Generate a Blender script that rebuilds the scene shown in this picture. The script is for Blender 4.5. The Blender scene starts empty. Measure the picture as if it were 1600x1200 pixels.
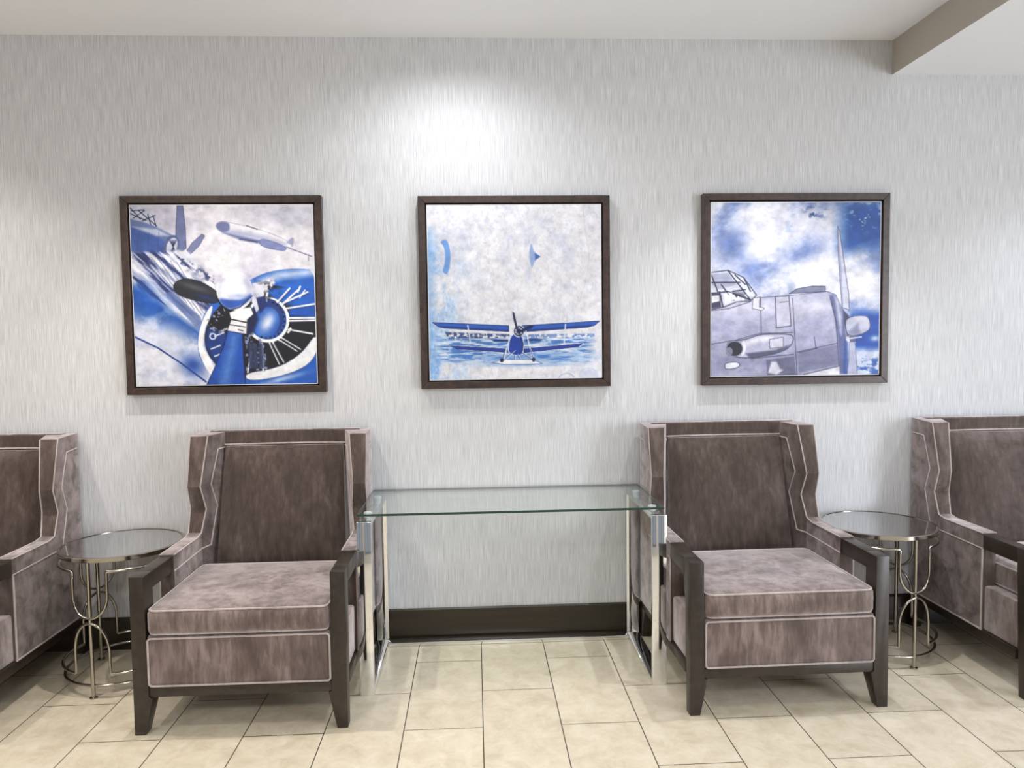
import bpy, bmesh, math, random
import numpy as np
from mathutils import Vector, Matrix
C = bpy.context.scene.collection
random.seed(7)

# ------------------------------------------------------------------ camera
F_PX, YAW, PITCH, ROLL, CAM_H, CAM_D = 1168.4, 0.049, 0.058, -0.013, 1.493, 3.703
def make_camera():
    cy, sy, cp, sp, cr, sr = math.cos(YAW), math.sin(YAW), math.cos(PITCH), math.sin(PITCH), math.cos(ROLL), math.sin(ROLL)
    fwd = Vector((sy*cp, cy*cp, -sp)); right = Vector((cy, -sy, 0)); up = right.cross(fwd)
    r2 = right*cr + up*sr; u2 = up*cr - right*sr
    cam = bpy.data.cameras.new('camera'); o = bpy.data.objects.new('camera', cam); C.objects.link(o)
    cam.sensor_width = 36.0; cam.lens = F_PX/1600*36.0; cam.clip_start = 0.05
    m = Matrix(((r2.x, u2.x, -fwd.x, 0), (r2.y, u2.y, -fwd.y, -CAM_D), (r2.z, u2.z, -fwd.z, CAM_H), (0, 0, 0, 1)))
    o.matrix_world = m
    bpy.context.scene.camera = o
make_camera()

# ------------------------------------------------------------------ light
S = bpy.context.scene
S.view_settings.view_transform = 'Standard'; S.view_settings.look = 'None'
S.view_settings.gamma = 1.0; S.view_settings.use_curve_mapping = False
S.view_settings.exposure = 0.46
CEIL = 2.955
w = bpy.data.worlds.new('world'); S.world = w; w.use_nodes = True
w.node_tree.nodes['Background'].inputs[0].default_value = (0.84, 0.91, 1.0, 1)
w.node_tree.nodes['Background'].inputs[1].default_value = 0.25

def spot(name, loc, power, angle, blend, color, target=None, radius=0.022):
    l = bpy.data.lights.new(name, 'SPOT'); l.energy = power; l.spot_size = math.radians(angle); l.spot_blend = blend
    l.color = color; l.shadow_soft_size = radius
    o = bpy.data.objects.new(name, l); C.objects.link(o); o.location = loc
    d = Vector(target) - Vector(loc) if target else Vector((0, 0, -1))
    o.rotation_euler = d.to_track_quat('-Z', 'Y').to_euler()
WARM = (1.0, 0.935, 0.85); NEUT = (0.97, 0.975, 1.0); COOL = (0.86, 0.92, 1.0)
# row of recessed downlights along the wall
spot('downlight', (-3.75, -0.75, CEIL-.02), 55, 110, .9, WARM)
spot('downlight', (-2.48, -0.75, CEIL-.02), 60, 110, .9, WARM)
spot('downlight', (-1.20, -0.72, CEIL-.02), 72, 92, .6, WARM)
spot('downlight', (-0.09, -0.56, CEIL-.02), 34, 160, 1.0, (0.95, 0.97, 1.0))
spot('downlight', (1.42, -0.72, CEIL-.02), 66, 92, .6, NEUT)
spot('downlight', (2.95, -0.75, CEIL-.19), 42, 110, .9, COOL)
spot('downlight', (4.10, -0.75, CEIL-.19), 60, 110, .9, COOL)
# rows further out in the lobby
for lx, col in ((-3.2, WARM), (-1.1, WARM), (1.0, NEUT), (3.1, COOL)):
    spot('downlight', (lx, -2.0, CEIL-.02), 30, 96, .7, col, radius=.05)
def area(name, loc, size, power, color):
    l = bpy.data.lights.new(name, 'AREA'); l.energy = power; l.size = size; l.color = color
    o = bpy.data.objects.new(name, l); C.objects.link(o); o.location = loc
# cool area lamp added to brighten the right side, set at an unseen window
l = bpy.data.lights.new('window_daylight', 'AREA'); l.shape = 'RECTANGLE'; l.size = 2.5; l.size_y = 2.0; l.energy = 185; l.color = (.88, .92, 1.0)
o = bpy.data.objects.new('window_daylight', l); C.objects.link(o); o.location = (5.55, -4.9, 1.45)
o.rotation_euler = Vector((-1, 0, 0)).to_track_quat('-Z', 'Y').to_euler()
for lx, col in ((-3.0, WARM), (0.0, NEUT), (3.0, COOL)):
    area('ceiling_panel_light', (lx, -4.6, CEIL-.03), .6, 44, col)  # unseen overhead lamps added behind the camera for fill

# ------------------------------------------------------------------ materials
def srgb(r, g, b):
    f = lambda c: ((c/255+.055)/1.055)**2.4 if c/255 > .04045 else c/255/12.92
    return (f(r), f(g), f(b), 1)
def mat(name, color, rough=.5, metal=0, **kw):
    m = bpy.data.materials.new(name); m.use_nodes = True
    b = m.node_tree.nodes['Principled BSDF']
    b.inputs['Base Color'].default_value = color; b.inputs['Roughness'].default_value = rough; b.inputs['Metallic'].default_value = metal
    for k, v in kw.items(): b.inputs[k.replace('_', ' ')].default_value = v
    return m
def nd(m, t, **kw):
    n = m.node_tree.nodes.new(t)
    for k, v in kw.items(): setattr(n, k, v)
    return n
def lk(m, a, b): m.node_tree.links.new(a, b)
def coords(m, scale, loc=(0, 0, 0), kind='Object'):
    tc = nd(m, 'ShaderNodeTexCoord'); mp = nd(m, 'ShaderNodeMapping')
    mp.inputs['Scale'].default_value = scale; mp.inputs['Location'].default_value = loc
    lk(m, tc.outputs[kind], mp.inputs['Vector']); return mp.outputs['Vector']
def noise(m, vec, scale=1, detail=3, rough=.5, dist=0):
    n = nd(m, 'ShaderNodeTexNoise'); n.inputs['Scale'].default_value = scale; n.inputs['Detail'].default_value = detail
    n.inputs['Roughness'].default_value = rough; n.inputs['Distortion'].default_value = dist
    lk(m, vec, n.inputs['Vector']); return n.outputs['Fac']
def ramp(m, fac, stops):
    r = nd(m, 'ShaderNodeValToRGB'); e = r.color_ramp.elements
    while len(e) < len(stops): e.new(.5)
    for i, (p, c) in enumerate(stops): e[i].position = p; e[i].color = c
    lk(m, fac, r.inputs['Fac']); return r.outputs['Color']
def bsdf(m): return m.node_tree.nodes['Principled BSDF']
def bump(m, h, strength, dist):
    b = nd(m, 'ShaderNodeBump'); b.inputs['Strength'].default_value = strength; b.inputs['Distance'].default_value = dist
    lk(m, h, b.inputs['Height']); lk(m, b.outputs['Normal'], bsdf(m).inputs['Normal'])

def m_wall():
    m = mat('wallpaper', srgb(206, 205, 204), .62)
    v = coords(m, (340, 340, 8)); n1 = noise(m, v, 1, 3, .6)
    v2 = coords(m, (90, 90, 5), (3, 1, 2)); n2 = noise(m, v2, 1, 2, .5)
    c = ramp(m, n1, [(.32, srgb(180, 181, 184)), (.50, srgb(201, 202, 205)), (.68, srgb(220, 221, 224))])
    lk(m, c, bsdf(m).inputs['Base Color'])
    mx = nd(m, 'ShaderNodeMath', operation='ADD'); lk(m, n1, mx.inputs[0]); lk(m, n2, mx.inputs[1])
    bump(m, mx.outputs[0], .6, .0024)
    return m
def m_floor():
    m = mat('floor_tile', srgb(215, 203, 180), .33)
    tc = nd(m, 'ShaderNodeTexCoord'); sp = nd(m, 'ShaderNodeSeparateXYZ'); cb = nd(m, 'ShaderNodeCombineXYZ')
    lk(m, tc.outputs['Object'], sp.inputs[0])
    a = nd(m, 'ShaderNodeMath', operation='ADD'); a.inputs[1].default_value = .888 + .6096*20; lk(m, sp.outputs['Y'], a.inputs[0])
    b = nd(m, 'ShaderNodeMath', operation='ADD'); b.inputs[1].default_value = -.009 + .3048*40; lk(m, sp.outputs['X'], b.inputs[0])
    lk(m, a.outputs[0], cb.inputs['X']); lk(m, b.outputs[0], cb.inputs['Y'])
    br = nd(m, 'ShaderNodeTexBrick'); br.offset = .5; br.offset_frequency = 2; br.squash = 1
    br.inputs['Scale'].default_value = 1; br.inputs['Brick Width'].default_value = .6096; br.inputs['Row Height'].default_value = .3048
    br.inputs['Mortar Size'].default_value = .0021; br.inputs['Mortar Smooth'].default_value = .15; br.inputs['Bias'].default_value = 0
    br.inputs['Color1'].default_value = (.94, .94, .94, 1); br.inputs['Color2'].default_value = (1, 1, 1, 1); br.inputs['Mortar'].default_value = (1, 1, 1, 1)
    lk(m, cb.outputs[0], br.inputs['Vector'])
    v = coords(m, (11, 11, 11)); n = noise(m, v, 1, 9, .72, .5)
    c = ramp(m, n, [(.30, srgb(188, 176, 153)), (.50, srgb(206, 195, 173)), (.70, srgb(218, 209, 191))])
    mu = nd(m, 'ShaderNodeMixRGB', blend_type='MULTIPLY'); mu.inputs['Fac'].default_value = 1
    lk(m, c, mu.inputs['Color1']); lk(m, br.outputs['Color'], mu.inputs['Color2'])
    mo = nd(m, 'ShaderNodeMixRGB'); mo.inputs['Color2'].default_value = srgb(58, 52, 44)
    lk(m, br.outputs['Fac'], mo.inputs['Fac']); lk(m, mu.outputs[0], mo.inputs['Color1'])
    lk(m, mo.outputs[0], bsdf(m).inputs['Base Color'])
    iv = nd(m, 'ShaderNodeMath', operation='SUBTRACT'); iv.inputs[0].default_value = 1; lk(m, br.outputs['Fac'], iv.inputs[1])
    bump(m, iv.outputs[0], .5, .001)
    return m
def m_velvet(name, dark, mid, light, sheen=.9, nap=.88):
    m = mat(name, srgb(*mid), .78, 0)
    v = coords(m, (42, 42, 9)); n = noise(m, v, 1, 5, .62, .3)
    v2 = coords(m, (5, 5, 3.5), (5, 2, 1)); n2 = noise(m, v2, 1, 3, .55, .5)
    mx = nd(m, 'ShaderNodeMath', operation='ADD'); lk(m, n, mx.inputs[0]); lk(m, n2, mx.inputs[1])
    hf = nd(m, 'ShaderNodeMath', operation='MULTIPLY'); hf.inputs[1].default_value = .5; lk(m, mx.outputs[0], hf.inputs[0])
    c = ramp(m, hf.outputs[0], [(.38, srgb(*dark)), (.50, srgb(*mid)), (.64, srgb(*light))])
    b = bsdf(m)
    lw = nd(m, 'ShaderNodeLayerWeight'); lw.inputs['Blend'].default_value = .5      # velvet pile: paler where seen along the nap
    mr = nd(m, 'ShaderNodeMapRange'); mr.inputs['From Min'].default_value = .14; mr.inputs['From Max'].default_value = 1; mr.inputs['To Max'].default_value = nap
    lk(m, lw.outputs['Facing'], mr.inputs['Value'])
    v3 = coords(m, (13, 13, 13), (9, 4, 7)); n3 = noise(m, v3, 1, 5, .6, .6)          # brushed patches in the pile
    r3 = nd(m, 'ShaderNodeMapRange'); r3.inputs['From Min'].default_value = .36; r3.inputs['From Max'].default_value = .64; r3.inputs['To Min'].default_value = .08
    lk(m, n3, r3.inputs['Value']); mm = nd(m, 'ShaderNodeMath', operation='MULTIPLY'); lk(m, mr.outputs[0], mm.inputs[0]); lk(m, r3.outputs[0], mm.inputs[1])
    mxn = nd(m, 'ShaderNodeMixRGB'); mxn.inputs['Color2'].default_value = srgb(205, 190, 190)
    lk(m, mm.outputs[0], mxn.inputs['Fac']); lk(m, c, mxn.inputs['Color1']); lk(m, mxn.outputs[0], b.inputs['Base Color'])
    b.inputs['Sheen Weight'].default_value = sheen; b.inputs['Sheen Roughness'].default_value = .38
    b.inputs['Sheen Tint'].default_value = (.95, .90, .92, 1); b.inputs['Specular IOR Level'].default_value = .2
    bump(m, hf.outputs[0], .35, .004)
    return m
def m_wood(name, a, b_, rough, scale=(4, 4, 60)):
    m = mat(name, srgb(*a), rough)
    v = coords(m, scale); n = noise(m, v, 1, 5, .6, .4)
    lk(m, ramp(m, n, [(.3, srgb(*a)), (.7, srgb(*b_))]), bsdf(m).inputs['Base Color'])
    return m
M = {}
M['wall'] = m_wall(); M['floor'] = m_floor()
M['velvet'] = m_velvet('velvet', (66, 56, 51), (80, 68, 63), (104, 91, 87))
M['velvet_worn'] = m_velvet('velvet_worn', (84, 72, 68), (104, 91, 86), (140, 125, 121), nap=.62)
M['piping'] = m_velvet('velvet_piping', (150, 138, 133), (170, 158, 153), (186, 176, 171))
M['dark_wood'] = m_wood('espresso_wood', (36, 29, 24), (52, 43, 36), .36, (30, 6, 30))
M['base_wood'] = m_wood('baseboard_wood', (30, 24, 14), (48, 39, 22), .35, (3, 40, 40))
M['frame_wood'] = m_wood('frame_wood', (40, 30, 28), (72, 56, 50), .36, (30, 30, 30))
M['gap_black'] = mat('frame_liner_black', srgb(12, 11, 12), .7)
M['canvas_edge'] = mat('canvas_edge', srgb(232, 232, 236), .7)
M['ceiling'] = mat('ceiling_paint', srgb(240, 243, 248), .8)
M['soffit'] = mat('soffit_paint', srgb(240, 243, 248), .8)
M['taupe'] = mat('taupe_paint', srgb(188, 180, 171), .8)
M['plain'] = mat('lobby_paint', srgb(170, 164, 156), .8)
M['window_frame'] = mat('window_frame_dark', srgb(34, 30, 28), .5)
M['chrome'] = mat('chrome', (.80, .81, .82, 1), .06, 1)
M['nickel'] = mat('brushed_nickel', (.43, .40, .35, 1), .16, 1)
M['mirror'] = mat('smoked_mirror', (.56, .56, .55, 1), .07, 1)
M['rubber'] = mat('clear_bumper', (.86, .92, .95, 1), .15)
def m_glass():
    m = bpy.data.materials.new('clear_green_glass'); m.use_nodes = True; t = m.node_tree; t.nodes.clear()
    out = t.nodes.new('ShaderNodeOutputMaterial'); tr = t.nodes.new('ShaderNodeBsdfTransparent'); tr.inputs[0].default_value = (.95, .98, .968, 1)
    gl = t.nodes.new('ShaderNodeBsdfGlossy'); gl.inputs['Roughness'].default_value = .02; gl.inputs[0].default_value = (1, 1, 1, 1)
    lw = t.nodes.new('ShaderNodeLayerWeight'); lw.inputs[0].default_value = .5; pw = t.nodes.new('ShaderNodeMath'); pw.operation = 'POWER'; pw.inputs[1].default_value = 4.5
    fr = t.nodes.new('ShaderNodeMath'); fr.operation = 'MULTIPLY_ADD'; fr.inputs[1].default_value = .9; fr.inputs[2].default_value = .035
    t.links.new(lw.outputs['Facing'], pw.inputs[0]); t.links.new(pw.outputs[0], fr.inputs[0]); mx = t.nodes.new('ShaderNodeMixShader')
    t.links.new(fr.outputs[0], mx.inputs[0]); t.links.new(tr.outputs[0], mx.inputs[1]); t.links.new(gl.outputs[0], mx.inputs[2]); t.links.new(mx.outputs[0], out.inputs[0])
    return m
M['glass'] = m_glass()
M['glass_edge'] = mat('green_glass_edge', srgb(24, 58, 50), .12)

# ------------------------------------------------------------------ helpers
def finish(bm, name, m, parent=None, smooth=30, kind=None):
    bmesh.ops.recalc_face_normals(bm, faces=bm.faces)
    me = bpy.data.meshes.new(name); bm.to_mesh(me); bm.free()
    for x in (m if isinstance(m, list) else [m]): me.materials.append(x)
    if smooth:
        for p in me.polygons: p.use_smooth = True
        me.set_sharp_from_angle(angle=math.radians(smooth))
    o = bpy.data.objects.new(name, me); C.objects.link(o)
    if parent: o.parent = parent
    if kind: o['kind'] = kind
    return o
def add_box(bm, x0, x1, y0, y1, z0, z1, bev=0, seg=2):
    g = bmesh.ops.create_cube(bm, size=1)['verts']
    for v in g: v.co = Vector(((x0+x1)/2 + v.co.x*(x1-x0), (y0+y1)/2 + v.co.y*(y1-y0), (z0+z1)/2 + v.co.z*(z1-z0)))
    if bev:
        ed = {e for v in g for e in v.link_edges}
        bmesh.ops.bevel(bm, geom=list(ed), offset=bev, segments=seg, profile=.5, affect='EDGES')
def box(name, m, parent, *a, bev=0, seg=2, kind=None):
    bm = bmesh.new(); add_box(bm, *a, bev=bev, seg=seg); return finish(bm, name, m, parent, kind=kind)
def add_prism(bm, pts, x0, x1, bev=0, axis='x', seg=2):
    """polygon pts in (y,z) extruded x0..x1 (axis x), or (x,z) extruded along y, or (x,y) along z"""
    def P(a, b, t): return {'x': (t, a, b), 'y': (a, t, b), 'z': (a, b, t)}[axis]
    A = [bm.verts.new(P(a, b, x0)) for a, b in pts]; B = [bm.verts.new(P(a, b, x1)) for a, b in pts]
    n = len(pts); fs = [bm.faces.new(A), bm.faces.new(B[::-1])]
    for i in range(n): fs.append(bm.faces.new((A[i], B[i], B[(i+1) % n], A[(i+1) % n])))
    if bev:
        ed = {e for f in fs for e in f.edges}
        bmesh.ops.bevel(bm, geom=list(ed), offset=bev, segments=seg, profile=.5, affect='EDGES')
    return A, B
def add_tube(bm, pts, r, n=8, closed=False, square=False):
    pts = [Vector(p) for p in pts]; N = len(pts); rings = []
    up = None
    for i, p in enumerate(pts):
        if closed: t = (pts[(i+1) % N] - pts[i-1]).normalized()
        else: t = (pts[min(i+1, N-1)] - pts[max(i-1, 0)]).normalized()
        if up is None:
            up = Vector((0, 0, 1)) if abs(t.z) < .9 else Vector((0, 1, 0))
        s = t.cross(up)
        if s.length < 1e-4: s = t.orthogonal()
        s.normalize(); up = s.cross(t).normalized()
        k = 1.0
        if not closed and 0 < i < N-1 or closed:
            a = (pts[i]-pts[i-1]).normalized(); c = max(.5, a.dot(t)); k = 1/c
        ring = []
        for j in range(n):
            an = 2*math.pi*(j+.5)/n
            ring.append(bm.verts.new(p + (s*math.cos(an) + up*math.sin(an))*r*min(k, 1.4)))
        rings.append(ring)
    M_ = N if closed else N-1
    for i in range(M_):
        a, b = rings[i], rings[(i+1) % N]
        for j in range(n): bm.faces.new((a[j], a[(j+1) % n], b[(j+1) % n], b[j]))
    if not closed: bm.faces.new(rings[0][::-1]); bm.faces.new(rings[-1])
def tube(name, m, parent, paths, r, n=8, closed=False):
    bm = bmesh.new()
    for p in paths: add_tube(bm, p, r, n, closed)
    return finish(bm, name, m, parent, smooth=50)
def add_lathe(bm, prof, cx, cy, n=64):
    rings = []
    for r, z in prof: rings.append([bm.verts.new((cx+r*math.cos(2*math.pi*k/n), cy+r*math.sin(2*math.pi*k/n), z)) for k in range(n)])
    for a, b in zip(rings, rings[1:]):
        for k in range(n): bm.faces.new((a[k], a[(k+1) % n], b[(k+1) % n], b[k]))
    return rings
def rounded(bm, ext, cen, r, res=10, crown=0, front_bulge=0, side_bulge=0, taper=None):
    a, b, c = ext
    g = bmesh.ops.create_cube(bm, size=2)['verts']
    bmesh.ops.subdivide_edges(bm, edges=bm.edges[:], cuts=res, use_grid_fill=True)
    vs = bm.verts[:]
    for v in vs:
        p = Vector(v.co)
        # denser samples near the borders
        q = Vector([math.copysign(1-(1-abs(t))**1.6, t) for t in p])
        w_ = Vector((q.x*a, q.y*b, q.z*c))
        k = Vector((max(-a+r, min(a-r, w_.x)), max(-b+r, min(b-r, w_.y)), max(-c+r, min(c-r, w_.z))))
        d = w_-k
        if d.length > 1e-9: w_ = k + d.normalized()*r*min(1, max(abs(d.x), abs(d.y), abs(d.z))/r if r else 1)
        u = w_.x/a; s = w_.y/b; t = w_.z/c
        w_.z += crown*(1-u*u)*(1-s*s)*(1 if t > 0 else 0)
        if front_bulge and s < -.5: w_.y -= front_bulge*(1-u*u)*(1-t*t)
        if side_bulge: w_.x += math.copysign(side_bulge*(1-s*s)*(1-t*t), u) if abs(u) > .8 else 0
        v.co = w_ + Vector(cen)
    return vs
def empty(name, loc, rz=0, label=None, cat=None, group=None):
    o = bpy.data.objects.new(name, None); C.objects.link(o); o.location = loc; o.rotation_euler = (0, 0, rz); o.empty_display_size = .1
    if label: o['label'] = label
    if cat: o['category'] = cat
    if group: o['group'] = group
    return o
def copy_tree(o, parent=None):
    c = o.copy(); C.objects.link(c)
    if parent: c.parent = parent
    for ch in list(o.children): copy_tree(ch, c)
    return c

# ------------------------------------------------------------------ setting
XL, XR, YF = -5.2, 5.6, -7.2
SOF_X, SOF_Z = 2.095, 2.788
box('floor', M['floor'], None, XL, XR, YF, 0, -.10, 0, kind='structure')
box('wall_back', M['wall'], None, XL, XR, 0, .12, 0, CEIL+.1, kind='structure')
box('ceiling', M['ceiling'], None, XL, XR, YF, 0, CEIL, CEIL+.1, kind='structure')
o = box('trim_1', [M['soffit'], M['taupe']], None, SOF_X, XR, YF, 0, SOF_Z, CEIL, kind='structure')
for p in o.data.polygons: p.material_index = 1 if p.normal.x < -.5 else 0      # side face a darker taupe, underside white
bm = bmesh.new()
add_prism(bm, [(0, 0), (0, .157), (-.004, .159), (-.013, .152), (-.015, .145), (-.015, 0)], XL, XR)
finish(bm, 'baseboard_back', M['base_wood'], kind='structure')
box('wall_left', M['plain'], None, XL-.12, XL, YF, 0, 0, CEIL, kind='structure')
bm = bmesh.new()
add_box(bm, XR, XR+.12, YF, -6.20, 0, SOF_Z); add_box(bm, XR, XR+.12, -3.60, 0, 0, SOF_Z)
add_box(bm, XR, XR+.12, -6.20, -3.60, 0, .4); add_box(bm, XR, XR+.12, -6.20, -3.60, 2.5, SOF_Z)
finish(bm, 'wall_right', M['plain'], kind='structure')
bm = bmesh.new()
for (p, q_, r, s) in ((-6.20, -6.13, .4, 2.5), (-3.67, -3.60, .4, 2.5), (-6.20, -3.60, .4, .47), (-6.20, -3.60, 2.43, 2.5)):
    add_box(bm, XR+.02, XR+.09, p, q_, r, s)
finish(bm, 'window_4', M['window_frame'], kind='structure')  # unseen window, added around the cool fill lamp on the right
# wall behind the camera: piers between tall windows
bm = bmesh.new()
ops = [(-4.4, -2.0), (-1.2, 1.2), (2.0, 4.4)]
xs = [XL] + [v for o_ in ops for v in o_] + [XR]
for i in range(0, len(xs), 2): add_box(bm, xs[i], xs[i+1], YF-.12, YF, 0, CEIL)
for a, b in ops: add_box(bm, a, b, YF-.12, YF, 0, .35); add_box(bm, a, b, YF-.12, YF, 2.5, CEIL)
finish(bm, 'wall_front', M['plain'], kind='structure')
for i, (a, b) in enumerate(ops):
    bm = bmesh.new()
    for (p, q_, r, s) in ((a, a+.07, .35, 2.5), (b-.07, b, .35, 2.5), ((a+b)/2-.035, (a+b)/2+.035, .35, 2.5), (a, b, .35, .42), (a, b, 2.43, 2.5)):
        add_box(bm, p, q_, YF-.1, YF-.03, r, s)
    finish(bm, 'window_%d' % (i+1), M['window_frame'], kind='structure')

# ------------------------------------------------------------------ wing armchair
def make_armchair():
    """origin on the floor under the middle of the chair; front faces -y. Y() turns wall distance into local y"""
    Y = lambda y: y + .43
    root = empty('armchair', (0, 0, 0))
    W2 = .405
    V, P, D = M['velvet'], M['piping'], M['dark_wood']
    FR = -.852
    # front legs running up as posts to the arm
    for s in (-1, 1):
        bm = bmesh.new()
        prof = [(s*W2, 0), (s*W2, .617), (s*(W2-.056), .617), (s*(W2-.056), .148), (s*(W2-.072), .146), (s*(W2-.042), 0)]
        add_prism(bm, prof, Y(FR), Y(FR+.078), bev=.0025, axis='y')
        for v in bm.verts:                       # tapered foot, seen from the side
            if v.co.z < .145 and v.co.y > Y(FR+.04): v.co.y -= .03*(.145-v.co.z)/.145
        finish(bm, 'leg', D, root)
    for s in (-1, 1):
        bm = bmesh.new()
        x0, x1 = sorted((s*W2, s*(W2-.05)))
        add_prism(bm, [(Y(-.10), .15), (Y(-.03), .15), (Y(-.012), 0), (Y(-.05), 0)], x0, x1, bev=.0025)
        finish(bm, 'leg', D, root)
    # arm bars: from the post back to the upholstered arm
    for s in (-1, 1):
        x0, x1 = sorted((s*W2, s*(W2-.056)))
        bm = bmesh.new(); add_box(bm, x0, x1, Y(FR+.076), Y(-.572), .552, .617, bev=.0025)
        finish(bm, 'armrest', D, root)
    # rails
    bm = bmesh.new(); add_box(bm, -(W2-.054), W2-.054, Y(FR+.004), Y(FR+.045), .146, .188, bev=.002); finish(bm, 'front_rail', D, root)
    for s in (-1, 1):
        x0, x1 = sorted((s*(W2-.002), s*(W2-.04)))
        bm = bmesh.new(); add_box(bm, x0, x1, Y(FR+.075), Y(-.03), .146, .188, bev=.002); finish(bm, 'side_rail', D, root)
    # upholstered body under the cushion
    bm = bmesh.new()
    a, b = .346, .392
    add_prism(bm, [(-a, Y(-.852)), (a, Y(-.852)), (a, Y(-.776)), (b, Y(-.776)), (b, Y(-.56)), (a, Y(-.55)), (a, Y(-.09)), (-a, Y(-.09)), (-a, Y(-.55)), (-b, Y(-.56)), (-b, Y(-.776)), (-a, Y(-.776))], .188, .386, bev=.009, axis='z')
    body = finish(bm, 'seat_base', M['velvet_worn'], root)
    yf = Y(-.856); zb, zt = .193, .378
    def rrect(x, z0, z1, y, r=.02, k=5):
        out = []
        for cx, cz, a0 in ((x-r, z1-r, 0), (-x+r, z1-r, 90), (-x+r, z0+r, 180), (x-r, z0+r, 270)):
            for i in range(k+1):
                t = math.radians(a0+90*i/k); out.append((cx+r*math.cos(t), y, cz+r*math.sin(t)))
        return out
    tube('piping', P, body, [rrect(.342, zb, zt, yf, .012)], .0036, closed=True)
    # loose seat cushion
    bm = bmesh.new()
    rounded(bm, (.343, .303, .050), (0, Y(-.558), .440), .022, res=11, crown=.022, front_bulge=.012)
    cu = finish(bm, 'seat_cushion', M['velvet_worn'], root, smooth=60)
    def crect(z):
        out = []; x, y0, y1, r = .339, Y(-.858), Y(-.262), .03
        for cx, cy, a0 in ((x-r, y1-r, 0), (-x+r, y1-r, 90), (-x+r, y0+r, 180), (x-r, y0+r, 270)):
            for i in range(5):
                t = math.radians(a0+90*i/4); out.append((cx+r*math.cos(t), cy+r*math.sin(t), z))
        return out
    tube('piping', P, cu, [crect(.486)], .0036, closed=True)
    tube('piping', P, cu, [crect(.395)], .0030, closed=True)
    # back shell and its raised top border
    bm = bmesh.new(); add_box(bm, -.36, .36, Y(-.072), Y(-.018), .19, 1.080, bev=.010, seg=3); sh = finish(bm, 'back_shell', V, root)
    tube('piping', P, sh, [[(x, Y(-.078), 1.012+.003*math.cos(x*5)) for x in np.linspace(-.285, .285, 9)]], .0042)
    # inside back cushion, leaning and slightly domed
    bm = bmesh.new(); n, k = 16, 18; grid = []
    for j in range(k+1):
        t = j/k; z = .455 + t*(1.006-.455); row = []
        yb = -.205 + t*(.118); hw = .300 - .022*t
        for i in range(n+1):
            u = -1+2*i/n
            e = (1-abs(u)**6)*(1-abs(2*t-1)**8)
            row.append(bm.verts.new((u*hw, Y(yb - .020*e - .012*(1-u*u)*(1-(2*t-1)**2)), z)))
        grid.append(row)
    for j in range(k):
        for i in range(n): bm.faces.new((grid[j][i], grid[j][i+1], grid[j+1][i+1], grid[j+1][i]))
    back = [[bm.verts.new((g[i].co.x, Y(-.06), g[i].co.z)) for i in (0, n)] for g in grid]
    for j in range(k):
        bm.faces.new((grid[j][0], grid[j+1][0], back[j+1][0], back[j][0])); bm.faces.new((grid[j][n], back[j][1], back[j+1][1], grid[j+1][n]))
    bm.faces.new([g for g in grid[k]] + [back[k][1], back[k][0]])
    bm.faces.new([g for g in grid[0]][::-1] + [back[0][0], back[0][1]])
    finish(bm, 'backrest', V, root, smooth=50)
    # wings running down into the upholstered arms
    prof = [(-.570, .190), (-.018, .190), (-.018, 1.076), (-.188, 1.068), (-.248, .842), (-.214, .735), (-.252, .632), (-.30, .622), (-.570, .621)]
    seam = [(-.03, 1.004), (-.122, .998), (-.178, .842), (-.140, .735), (-.192, .560), (-.570, .553)]
    def xin(y):                                   # inner face: parallel in front, splaying in towards the back
        return .346 if y < -.25 else .346 - .068*(y+.25)/.20 if y < -.05 else .278
    for s in (-1, 1):
        bm = bmesh.new()
        add_prism(bm, [(Y(a_), b_) for a_, b_ in prof], W2, .346)
        for cut in (-.25, -.05):
            bmesh.ops.bisect_plane(bm, geom=bm.verts[:]+bm.edges[:]+bm.faces[:], plane_co=(0, Y(cut), 0), plane_no=(0, 1, 0))
        for v in bm.verts:
            if v.co.x < .38: v.co.x = xin(v.co.y-.43)
        bmesh.ops.recalc_face_normals(bm, faces=bm.faces)
        ed = [e for e in bm.edges if len(e.link_faces) == 2 and e.calc_face_angle(0) > .12]
        bmesh.ops.bevel(bm, geom=ed, offset=.007, segments=3, profile=.5, affect='EDGES', clamp_overlap=True)
        for v in bm.verts: v.co.x *= s
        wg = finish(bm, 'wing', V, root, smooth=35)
        edge = prof[3:7] + [prof[7], (-.568, .621)]
        e_in = [(s*(xin(y)-.000), Y(y)-.001, z) for y, z in edge]
        e_out = [(s*(W2), Y(y)-.001, z) for y, z in edge]
        tube('piping', P, wg, [e_in], .0030); tube('piping', P, wg, [e_out], .0026)
        # dense resample so the tubes follow the splayed face
        def dense(path):
            out = []
            for (a0, b0), (a1, b1) in zip(path, path[1:]):
                k_ = max(2, int(math.hypot(a1-a0, b1-b0)/.02))
                out += [(a0+(a1-a0)*i/k_, b0+(b1-b0)*i/k_) for i in range(k_)]
            return out+[path[-1]]
        tube('piping', P, wg, [[(s*xin(y), Y(y), z) for y, z in dense(seam)]], .0034)
        tube('piping', P, wg, [[(s*W2, Y(y), z) for y, z in dense(seam)]], .0030)
        tube('piping', P, wg, [[(s*(W2+.001), Y(y), z) for y, z in dense([(-.02, .192), (-.568, .192), (-.568, .55)])]], .0040)
    return root

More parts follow.
